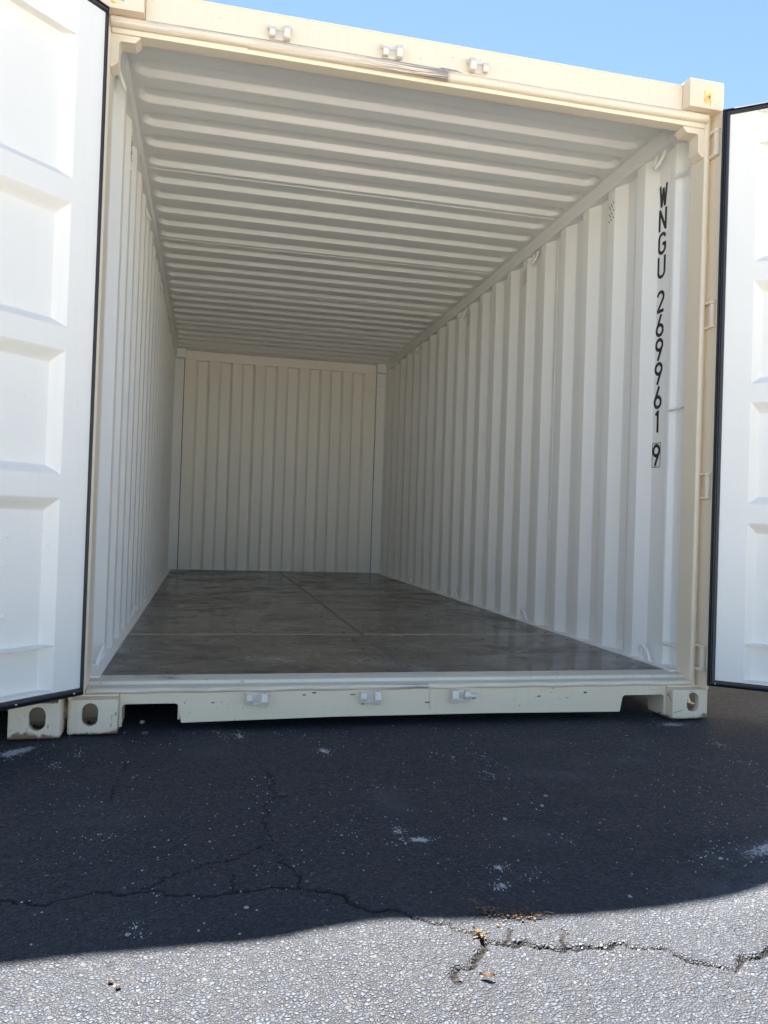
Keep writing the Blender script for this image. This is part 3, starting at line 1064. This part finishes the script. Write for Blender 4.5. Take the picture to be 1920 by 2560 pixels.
# cam keepers for the locking bars
def keeper(x, z, flip, odd):
    bm = bmesh.new()
    y = 0.0498
    bx(bm, x - 0.036, x + 0.036, y - 0.009, y, z - 0.020, z + 0.020, 0.004)
    s = -1 if flip else 1
    # long tapered lug and short round lug
    pl = fillet([(y - 0.0085, z + s * 0.024), (y - 0.034, z + s * 0.020), (y - 0.040, z - s * 0.006), (y - 0.030, z - s * 0.026), (y - 0.0085, z - s * 0.026)], 0.006, 3, True)
    lx = x + (0.026 if not odd else -0.026)
    prism(bm, pl, 'x', lx - 0.011, lx + 0.011)
    sx_ = x - (0.026 if not odd else -0.026)
    pl = fillet([(y - 0.0085, z + s * 0.020), (y - 0.028, z + s * 0.017), (y - 0.032, z - s * 0.002), (y - 0.024, z - s * 0.016), (y - 0.0085, z - s * 0.018)], 0.007, 3, True)
    prism(bm, pl, 'x', sx_ - 0.010, sx_ + 0.010)
    bx(bm, x - 0.040, x + 0.040, y - 0.014, y - 0.006, z - s * 0.024, z - s * 0.014, 0.003)
    if odd and not flip:
        cyl(bm, (x + 0.012, y - 0.026, z + 0.003), (x + 0.060, y - 0.030, z + 0.001), 0.0095, 12, 0.006)
    return obj('cam_keeper', bm, M['galv'], box, 40)


for x, od in ((-0.588, 0), (-0.174, 0), (0.176, 1)):
    keeper(x, 0.103, False, od)
for x, od in ((-0.590, 0), (-0.172, 0), (0.168, 1)):
    keeper(x, 2.503, True, od)

# hinges on both posts
for sx in (-1, 1):
    for z0, z1 in ((0.205, 0.281), (0.904, 0.982), (1.604, 1.686), (2.312, 2.392)):
        bm = bmesh.new()
        cyl(bm, (1.2035 * sx, 0.022, z0), (1.2035 * sx, 0.022, z1), 0.0145, 18)
        cyl(bm, (1.2035 * sx, 0.022, z0 - 0.014), (1.2035 * sx, 0.022, z0 - 0.001), 0.0165, 18)
        cyl(bm, (1.2035 * sx, 0.022, z1 + 0.001), (1.2035 * sx, 0.022, z1 + 0.014), 0.0165, 18)
        bx(bm, 1.188 * sx, 1.206 * sx, 0.026, 0.0735, z0 - 0.016, z0 - 0.004, 0.002)
        bx(bm, 1.188 * sx, 1.206 * sx, 0.026, 0.0735, z1 + 0.004, z1 + 0.016, 0.002)
        obj('hinge', bm, M['cream_clean'], box)

# ------------------------------------------------------------------ doors
DW = 1.160


def door_parts(root, m, s0, gask0, gask1, left):
    """m = +1: inner side is local +Y, -1: inner side is local -Y; s runs from the hinge edge"""
    s1, s2, s3 = s0 + 0.102, DW - 0.115, DW - 0.02
    zlo, zhi = 0.163, 2.436
    # panel: recessed fields between raised bands, heightfield n(s, z)
    rs, rz = 0.033, 0.030
    bands = [(1.752, 1.828), (1.271, 1.345), (0.793, 0.869)]
    ss = np.unique(np.concatenate([[s0, s1 - 0.004], np.linspace(s1 - 0.003, s1 + rs + 0.004, 18), np.linspace(s2 - rs - 0.004, s2 + 0.003, 18), [s3]]))
    zz = [zlo, zhi]
    for a, b in bands:
        zz += list(np.linspace(a - rz - 0.014, a + 0.004, 20)) + list(np.linspace(b - 0.004, b + rz + 0.006, 18))
    zz = np.unique(np.array(zz))
    SS, ZZ = np.meshgrid(ss, zz)
    fs = np.clip(np.minimum((SS - s1) / rs, (s2 - SS) / rs), 0, 1)
    fz = np.ones_like(SS)
    for a, b in bands:
        up = np.clip((ZZ - b) / rz, 0, 1)
        dn = np.clip((a - ZZ) / (rz + 0.010), 0, 1)
        fz = np.minimum(fz, np.where(ZZ > (a + b) / 2, up, dn))
    q = np.minimum(fs, fz)
    q = q + 0.06 * np.sin(2 * np.pi * q) * -0.5
    Nn = -0.036 * q
    ny, nx = SS.shape
    v = np.stack([SS, Nn * m, ZZ], -1).reshape(-1, 3).tolist()
    f = [(j * nx + i, j * nx + i + 1, (j + 1) * nx + i + 1, (j + 1) * nx + i) for j in range(ny - 1) for i in range(nx - 1)]
    pyobj('door_panel', v, f, M['door_white'], root, 28)
    # outer skin and edges
    bm = bmesh.new()
    bx(bm, gask0 + 0.004, s3 + 0.004, -0.052 * m, -0.043 * m, 0.150, 2.448, 0.002)
    bx(bm, gask0 + 0.004, gask0 + 0.012, -0.0425 * m, -0.012 * m, 0.150, 2.448, 0.001)
    bx(bm, s3 - 0.004, s3 + 0.004, -0.0425 * m, -0.012 * m, 0.150, 2.448, 0.001)
    bx(bm, gask0 + 0.0125, s3 - 0.0045, -0.0425 * m, -0.012 * m, 2.440, 2.448, 0.001)
    bx(bm, gask0 + 0.0125, s3 - 0.0045, -0.0425 * m, -0.012 * m, 0.150, 0.158, 0.001)
    obj('door_frame', bm, M['cream_clean'], root)
    # rail flanges at top and bottom
    for z in (0.317, 2.302):
        bm = bmesh.new()
        bx(bm, s1 + 0.003, s2 - 0.003, -0.0385 * m, -0.001 * m, z - 0.0022, z + 0.0022, 0.001)
        obj('rail_flange', bm, M['door_white'], root)
    for z in (0.170, 2.431):
        bm = bmesh.new()
        bx(bm, s1 + 0.003, s2 - 0.003, -0.0385 * m, 0.0005 * m, z - 0.005, z + 0.005, 0.002)
        obj('rail_flange', bm, M['door_white'], root)
    # faint pressed line down the stile
    bm = bmesh.new()
    bx(bm, s0 + 0.052, s0 + 0.0528, -0.001 * m, 0.0004 * m, 0.175, 2.425)
    obj('stile_weld', bm, M['door_white'], root)
    # rubber gasket, a mitred loop with two ridges
    wd = gask1 - gask0
    prof = [(0, -0.030), (0, 0.006), (0.22, 0.010), (0.36, 0.003), (0.50, 0.003), (0.62, 0.012), (0.86, 0.010), (1.0, 0.0015), (1.0, -0.010)]
    wz = 0.024
    za, zb_ = 0.1415, 2.4565
    verts, faces = [], []
    n = len(prof)
    for (cs, cz, ws, wz_) in ((gask0, za, wd, wz), (DW, za, -0.028, wz), (DW, zb_, -0.028, -wz), (gask0, zb_, wd, -wz)):
        for d, nn in prof:
            verts.append((cs + d * ws, nn * m, cz + d * wz_))
    for c in range(4):
        for k in range(n):
            a, b = c * n + k, c * n + (k + 1) % n
            a2, b2 = ((c + 1) % 4) * n + k, ((c + 1) % 4) * n + (k + 1) % n
            faces.append((a, b, b2, a2))
    bm = bmesh.new()
    bv = [bm.verts.new(p) for p in verts]
    for q_ in faces:
        bm.faces.new([bv[i] for i in q_])
    obj('gasket', bm, M['rubber'], root, 25)
    for k in range(6):
        bm = bmesh.new()
        ss_ = 0.03 + 0.205 * k
        cyl(bm, (ss_, 0.009 * m, 0.1535), (ss_, 0.0135 * m, 0.1535), 0.0028, 8)
        obj('gasket_screw', bm, M['galv'], root)
    # rivets on the lower field
    for (s, z) in ((0.256 + s0, 0.669), (0.256 + s0, 0.580), (0.259 + s0, 0.420), (0.80, 0.669), (0.80, 0.42)):
        bm = bmesh.new()
        cyl(bm, (s, -0.036 * m, z), (s, -0.0315 * m, z), 0.0072, 12, 0.0045)
        obj('rivet', bm, M['door_white'], root)
    # locking bars and handles on the outer side
    for s in (0.36, 0.82):
        bm = bmesh.new()
        cyl(bm, (s, -0.078 * m, 0.10), (s, -0.078 * m, 2.50), 0.0165, 16)
        for z in (0.24, 0.72, 1.25, 1.85, 2.36):
            bx(bm, s - 0.045, s + 0.045, -0.0995 * m, -0.0525 * m, z - 0.025, z + 0.025, 0.006)
        bx(bm, s - 0.025, s + 0.030, -0.10 * m, -0.066 * m, 0.09, 0.135, 0.006)
        bx(bm, s - 0.025, s + 0.030, -0.10 * m, -0.066 * m, 2.47, 2.515, 0.006)
        bx(bm, s - 0.02, s + 0.30, -0.105 * m, -0.0955 * m, 1.02, 1.05, 0.004)
        obj('locking_bar', bm, M['galv'], root)
    # hinge blades
    for z0, z1 in ((0.205, 0.281), (0.904, 0.982), (1.604, 1.686), (2.312, 2.392)):
        bm = bmesh.new()
        bx(bm, -0.006, 0.16, -0.0605 * m, -0.0525 * m, z0, z1, 0.003)
        obj('hinge_blade', bm, M['cream_clean'], root)


dl = empty('door', (-1.177, -0.030, 0), box)
dl.rotation_euler = (0, 0, math.radians(180 + 45))
door_parts(dl, 1, 0.0, -0.009, 0.000, True)
dr = empty('door', (1.187, -0.030, 0), box)
dr.rotation_euler = (0, 0, math.radians(-38))
door_parts(dr, -1, 0.029, 0.0, 0.029, False)

# ------------------------------------------------------------------ the container number on the side wall
def glyph(ch):
    """strokes in a box 0..0.62 wide, 0..1 high"""
    w = 0.62

    def arc(cx, cy, rx, ry, a0, a1, n=16):
        return [(cx + rx * math.cos(math.radians(a0 + (a1 - a0) * k / n)), cy + ry * math.sin(math.radians(a0 + (a1 - a0) * k / n))) for k in range(n + 1)]
    h = 0.065
    if ch == 'W':
        return [[(0.05, 1), (0.18, 0)], [(0.18, 0), (0.31, 0.86)], [(0.31, 0.86), (0.44, 0)], [(0.44, 0), (0.57, 1)]]
    if ch == 'N':
        return [[(h, 0), (h, 1)], [(h, 0.97), (w - h, 0.03)], [(w - h, 0), (w - h, 1)]]
    if ch == 'G':
        return [arc(0.31, 0.70, 0.245, 0.235, 15, 180) + arc(0.31, 0.30, 0.245, 0.235, 180, 360) + [(w - h, 0.50)], [(w - h + 0.05, 0.46), (0.34, 0.46)]]
    if ch == 'U':
        return [[(h, 1)] + arc(0.31, 0.30, 0.245, 0.235, 180, 360) + [(w - h, 1)]]
    if ch == '1':
        return [[(0.36, 0), (0.36, 1)], [(0.36, 0.93), (0.17, 0.80)]]
    if ch == '2':
        return [arc(0.31, 0.71, 0.235, 0.225, 170, -25) + [(0.10, 0.08)], [(0.05, 0.065), (0.58, 0.065)]]
    if ch == '6':
        return [arc(0.31, 0.29, 0.245, 0.235, 0, 360, 28), [(0.10, 0.40), (0.40, 1.0)]]
    if ch == '9':
        return [arc(0.31, 0.71, 0.245, 0.235, 0, 360, 28), [(0.52, 0.60), (0.22, 0.0)]]
    return []


def stroke_mesh(bm, strokes, th, place):
    for si, st in enumerate(strokes):
        pts = [np.array(p, float) for p in st]
        L, Rr = [], []
        for i, p in enumerate(pts):
            d = pts[min(i + 1, len(pts) - 1)] - pts[max(i - 1, 0)]
            d = d / (np.linalg.norm(d) + 1e-9)
            n = np.array([-d[1], d[0]]) * th / 2
            L.append(bm.verts.new(place(*(p + n), si)))
            Rr.append(bm.verts.new(place(*(p - n), si)))
        for k in range(len(pts) - 1):
            bm.faces.new((L[k], L[k + 1], Rr[k + 1], Rr[k]))


TX = OUTX - 0.0012
TYC = 0.401
LH, LP = 0.101, 0.1098


def letter(ch, ztop, hgt=LH, parent=None):
    bm = bmesh.new()
    stroke_mesh(bm, glyph(ch), 0.155, lambda u, v, i: (TX - 0.00012 * i, TYC - (u - 0.31) * hgt, ztop - hgt + v * hgt))
    return obj('letter', bm, M['black'], TEXT_PANEL)


ZT = 2.336
for i, ch in enumerate('WNGU 269961'):
    if ch != ' ':
        zt = ZT - i * LP if i < 5 else ZT - 0.487 - (i - 5) * LP
        letter(ch, zt)
ZB = 1.152
letter('9', ZB - 0.007, 0.098)
bm = bmesh.new()
for (u0, u1, z0, z1) in ((-0.034, 0.034, ZB, ZB - 0.003), (-0.034, 0.034, ZB - 0.109, ZB - 0.112), (-0.034, -0.0305, ZB - 0.003, ZB - 0.109), (0.0305, 0.034, ZB - 0.003, ZB - 0.109)):
    bm.faces.new([bm.verts.new((TX, TYC + a, b)) for a, b in ((u0, z0), (u1, z0), (u1, z1), (u0, z1))])
obj('letter_frame', bm, M['black'], TEXT_PANEL)

# pen marks on the right-hand bottom casting
castR = [o for o in castings if o.location.x > 0 and o.location.y < 1 and o.location.z < 1][0]
bm = bmesh.new()
stroke_mesh(bm, [[(0, 0), (0.004, 0.010), (0.012, 0.012), (0.016, 0.006), (0.010, 0.002)], [(0.014, 0.010), (0.026, -0.012)], [(0.018, 0.024), (0.020, 0.016)]], 0.0035, lambda u, v, i: (-0.0006, 0.040 - u, 0.085 + v))
stroke_mesh(bm, [[(0, 0), (0.012, 0.004), (0.026, 0.006), (0.040, 0.012)]], 0.0015, lambda u, v, i: (0.002 + u, -0.0006, 0.026 + v))
stroke_mesh(bm, [[(0, 0.006), (0.003, 0), (0.006, 0.006)], [(0.009, 0), (0.009, 0.006)], [(0.012, 0), (0.015, 0.005)]], 0.0012, lambda u, v, i: (0.074 + u, -0.0006, 0.1088 + v))
obj('pen_mark', bm, M['black'], castR)

# scrapes left by cargo and doors on the sill, threshold and header
rs_ = random.Random(5)
def scuff(n, x0, x1, place, mat, ln, th):
    bm = bmesh.new()
    for i in range(n):
        x, q = rs_.uniform(x0, x1), rs_.random()
        L = ln * rs_.uniform(0.3, 1.0)
        st = [(x + L * k / 4, q + rs_.uniform(-0.04, 0.04)) for k in range(5)]
        stroke_mesh(bm, [st], th * rs_.uniform(0.4, 1.0), lambda u, v, si, i=i: place(u, v, i * 0.00001))
    tag(obj('scuff_mark', bm, mat, box), kind='stuff')
scuff(14, -1.02, -0.88, lambda u, v, e: (u, 0.125 + 0.05 * v, 0.1622 + 0.0013 * v + 0.0005 + e), M['black'], 0.035, 0.03)
scuff(10, -0.30, 0.42, lambda u, v, e: (u, 0.125 + 0.05 * v, 0.1622 + 0.0013 * v + 0.0005 + e), M['dark'], 0.05, 0.03)
scuff(11, -0.8, 0.8, lambda u, v, e: (u, 0.0494 - e, 0.04 + 0.08 * v), M['galv_dark'], 0.011, 0.018)

# ------------------------------------------------------------------ the neighbouring container
nb = tag(empty('shipping_container', (-2.4500, -0.040, 0)), 'second cream shipping container at left, only its bottom corner showing below the open door', 'container')
keep = ('corner_casting', 'corner_post', 'side_panel', 'roof_panel', 'door_header', 'door_sill', 'sill_flange', 'threshold', 'end_panel', 'end_sill', 'post_foot', 'bottom_side_rail', 'top_side_rail', 'cam_keeper', 'hinge', 'cross_member', 'floor_board')
for o in list(box.children):
    if o.name.split('.')[0] in keep:
        c_ = o.copy()
        link(c_, nb)
rt = tag(empty('shipping_container', (2.45, 1.15, 0)), 'unseen cream shipping container added behind the right-hand door to shade the ground', 'container')  # container added out of view to shade the ground at right
for o in list(nb.children):
    link(o.copy(), rt)
for par in (nb, rt):
    for src, x, rot in ((dl, -1.177, 0), (dr, 1.187, 180)):
        d = empty('door', (x, 0.036, 0), par)
        d.rotation_euler = (0, 0, math.radians(rot))
        for ch in src.children:
            link(ch.copy(), d)

# ------------------------------------------------------------------ loose bits on the ground
def rock(name, x, y, r, mat, seed, flat=0.65):
    rn = random.Random(seed)
    bm = bmesh.new()
    bmesh.ops.create_icosphere(bm, subdivisions=2, radius=r)
    ph = [rn.uniform(0, 6) for _ in range(6)]
    for v in bm.verts:
        c = v.co / r
        k = 1 + 0.16 * math.sin(3 * c.x + ph[0]) + 0.14 * math.sin(4 * c.y + ph[1]) + 0.1 * math.sin(5 * c.z + ph[2])
        v.co = Vector((v.co.x * k * (1 + 0.3 * math.sin(ph[3])), v.co.y * k, v.co.z * k * flat))
    o = obj(name, bm, mat, None, 60, (x, y, float(ground_z(x, y)) + 0.001 + r * flat * 0.7))
    o.rotation_euler = (0, 0, ph[4])
    return o



for i, (x, y, r) in enumerate([(0.172, -0.745, 0.0052), (0.129, -0.816, 0.0055), (-0.009, -0.891, 0.0062), (0.089, -1.335, 0.0052), (-0.306, -1.015, 0.004), (0.372, -1.238, 0.006),
                               (-0.686, -1.263, 0.0045), (-0.899, -1.330, 0.005), (-0.753, -0.928, 0.0045)]):
    tag(rock('pebble', x, y, r * 0.8, M['pebble'], i), 'small pale pebble lying loose on the dark shaded asphalt', 'pebble', 'pale pebbles on the asphalt')
tag(rock('pebble', -0.911, -1.472, 0.0052, M['brownstone'], 31), 'brown pebble in the sunlit strip, the upper left of a pair', 'pebble')
tag(rock('pebble', -0.897, -1.489, 0.0055, M['brownstone'], 32), 'brown pebble in the sunlit strip, the lower right of a pair', 'pebble')
tag(rock('soil_clod', -0.558, -0.645, 0.010, M['brownstone'], 33, 0.5), 'crumbly brown clod of soil beside a crack in the dark asphalt', 'clod')
tag(rock('soil_clod', -0.985, 0.150, 0.009, M['pebble'], 34, 0.7), 'pale clod in the shade of the left fork cut-out', 'clod')
tag(rock('soil_clod', -0.967, 0.010, 0.011, M['brownstone'], 35, 0.6), 'grey brown clod on the asphalt in front of the left fork cut-out', 'clod')


def leaf(x, y, ln, wd, rot, label, curl=0.25):
    bm = bmesh.new()
    rows = []
    for k in range(9):
        u = k / 8
        w = wd * math.sin(math.pi * min(1, u * 0.96 + 0.03)) ** 0.8
        z = 0.003 + curl * ln * 0.5 * (u - 0.5) ** 2
        rows.append([bm.verts.new(((u - 0.5) * ln, s * w / 2 + 0.1 * wd * math.sin(u * 7), z + abs(s) * wd * 0.35)) for s in (-1, 0, 1)])
    for a, b in zip(rows, rows[1:]):
        for k in range(2):
            bm.faces.new((a[k], a[k + 1], b[k + 1], b[k]))
    bmesh.ops.solidify(bm, geom=bm.faces[:], thickness=0.0006)
    o = obj('dry_leaf', bm, M['leaf'], None, 60, (x, y, float(ground_z(x, y)) + 0.002))
    o.rotation_euler = (0, 0, rot)
    tag(o, label, 'leaf')


leaf(-0.310, -1.572, 0.026, 0.010, -0.3, 'curled brown leaf lying alone on the sunlit asphalt', 0.5)
leaf(-0.136, -1.386, 0.024, 0.005, 0.15, 'thin straw coloured leaf on the dark asphalt just above the shadow edge')
leaf(-0.279, -1.433, 0.022, 0.010, 1.9, 'tan leaf caught at the end of the wide crack', 0.6)
leaf(-0.205, -1.318, 0.016, 0.006, 0.5, 'small brown leaf scrap above the mulch crumbs', 0.3)
for (p, q, lab) in (((-0.125, -1.369), (-0.100, -1.376), 'short pale twig lying above the straw coloured leaf'), ((-0.250, -1.302), (-0.237, -1.326), 'pale bent twig on the dark asphalt left of the mulch crumbs')):
    bm = bmesh.new()
    m_ = ((p[0] + q[0]) / 2 + 0.001, (p[1] + q[1]) / 2 + 0.002, 0.0)
    gz_ = float(ground_z(*p)) + 0.0025
    tube(bm, [(p[0], p[1], gz_), (m_[0], m_[1], gz_ + 0.001), (q[0], q[1], gz_ - 0.0005)], 0.0007, 6)
    tag(obj('twig', bm, M['leaf'], None), lab, 'twig')


def scatter(name, pts, mat, label, cat, rmin, rmax, flat):
    """many small chips joined into one object"""
    V, Fc = [], []
    for (x, y, z) in pts:
        z = z + 0.006 + float(ground_z(x, y))
        r = rmin + (rmax - rmin) * random.random() ** 2.5
        n = random.choice((5, 6))
        ph = random.random() * 6
        b = len(V)
        el = random.uniform(0.5, 1.0)
        ra = random.uniform(0, 3.14)
        for lvl, (k, zz) in enumerate(((1.0, 0.0), (0.72, flat))):
            for i in range(n):
                a = ph + 6.283 * i / n + random.uniform(-0.25, 0.25)
                u, v = r * k * math.cos(a), r * k * el * math.sin(a)
                V.append((x + u * math.cos(ra) - v * math.sin(ra), y + u * math.sin(ra) + v * math.cos(ra), z + zz * r * random.uniform(0.7, 1.3)))
        Fc.append(tuple(b + n + i for i in range(n)))
        for i in range(n):
            Fc.append((b + i, b + (i + 1) % n, b + n + (i + 1) % n, b + n + i))
    o = pyobj(name, V, Fc, mat, None, 30)
    tag(o, label, cat, kind='stuff')


pts = []
for _ in range(3400):
    x, y = random.uniform(-1.35, 1.0), -1.36 + 1.40 * random.random()
    if vnoise(np.array(x * 3.1), np.array(y * 3.1), 9) * random.random() > 0.16:
        pts.append((x, y, -0.0062 + random.uniform(-0.001, 0.0015)))
for (cx_, cy_, rx, ry, an, s) in CHALK_SUNPATCH:
    for _ in range(int(70 * s)):
        u, v = random.gauss(0, rx * 0.7), random.gauss(0, ry * 0.7)
        pts.append((cx_ + u * math.cos(an) - v * math.sin(an), cy_ + u * math.sin(an) + v * math.cos(an), -0.006 + random.uniform(-0.001, 0.0015)))
scatter('paint_flecks', pts, M['chip'], 'tiny white paint flecks and grit scattered over the dark asphalt', 'grit', 0.0007, 0.0030, 0.45)
pts = []
for _ in range(150):
    pts.append((-0.185 + random.gauss(0, 0.032), -1.372 + random.gauss(0, 0.016) - 0.0, -0.005 + random.uniform(0, 0.002)))
for _ in range(50):
    pts.append((-0.232 + random.gauss(0, 0.010), -1.352 + random.gauss(0, 0.007), -0.004 + random.uniform(0, 0.004)))
for _ in range(40):
    pts.append((-0.275 + random.gauss(0, 0.010), -1.438 + random.gauss(0, 0.010), -0.006 + random.uniform(0, 0.002)))
scatter('mulch_crumbs', pts, M['mulch'], 'brown mulch crumbs scattered at the shadow edge by the crack', 'mulch', 0.0010, 0.0045, 0.5)


# long bevelled faces must not push their shadow rays through the thin sheets next to them
for o in bpy.data.objects:
    if o.type == 'MESH':
        o.cycles.shadow_terminator_geometry_offset = 0.0
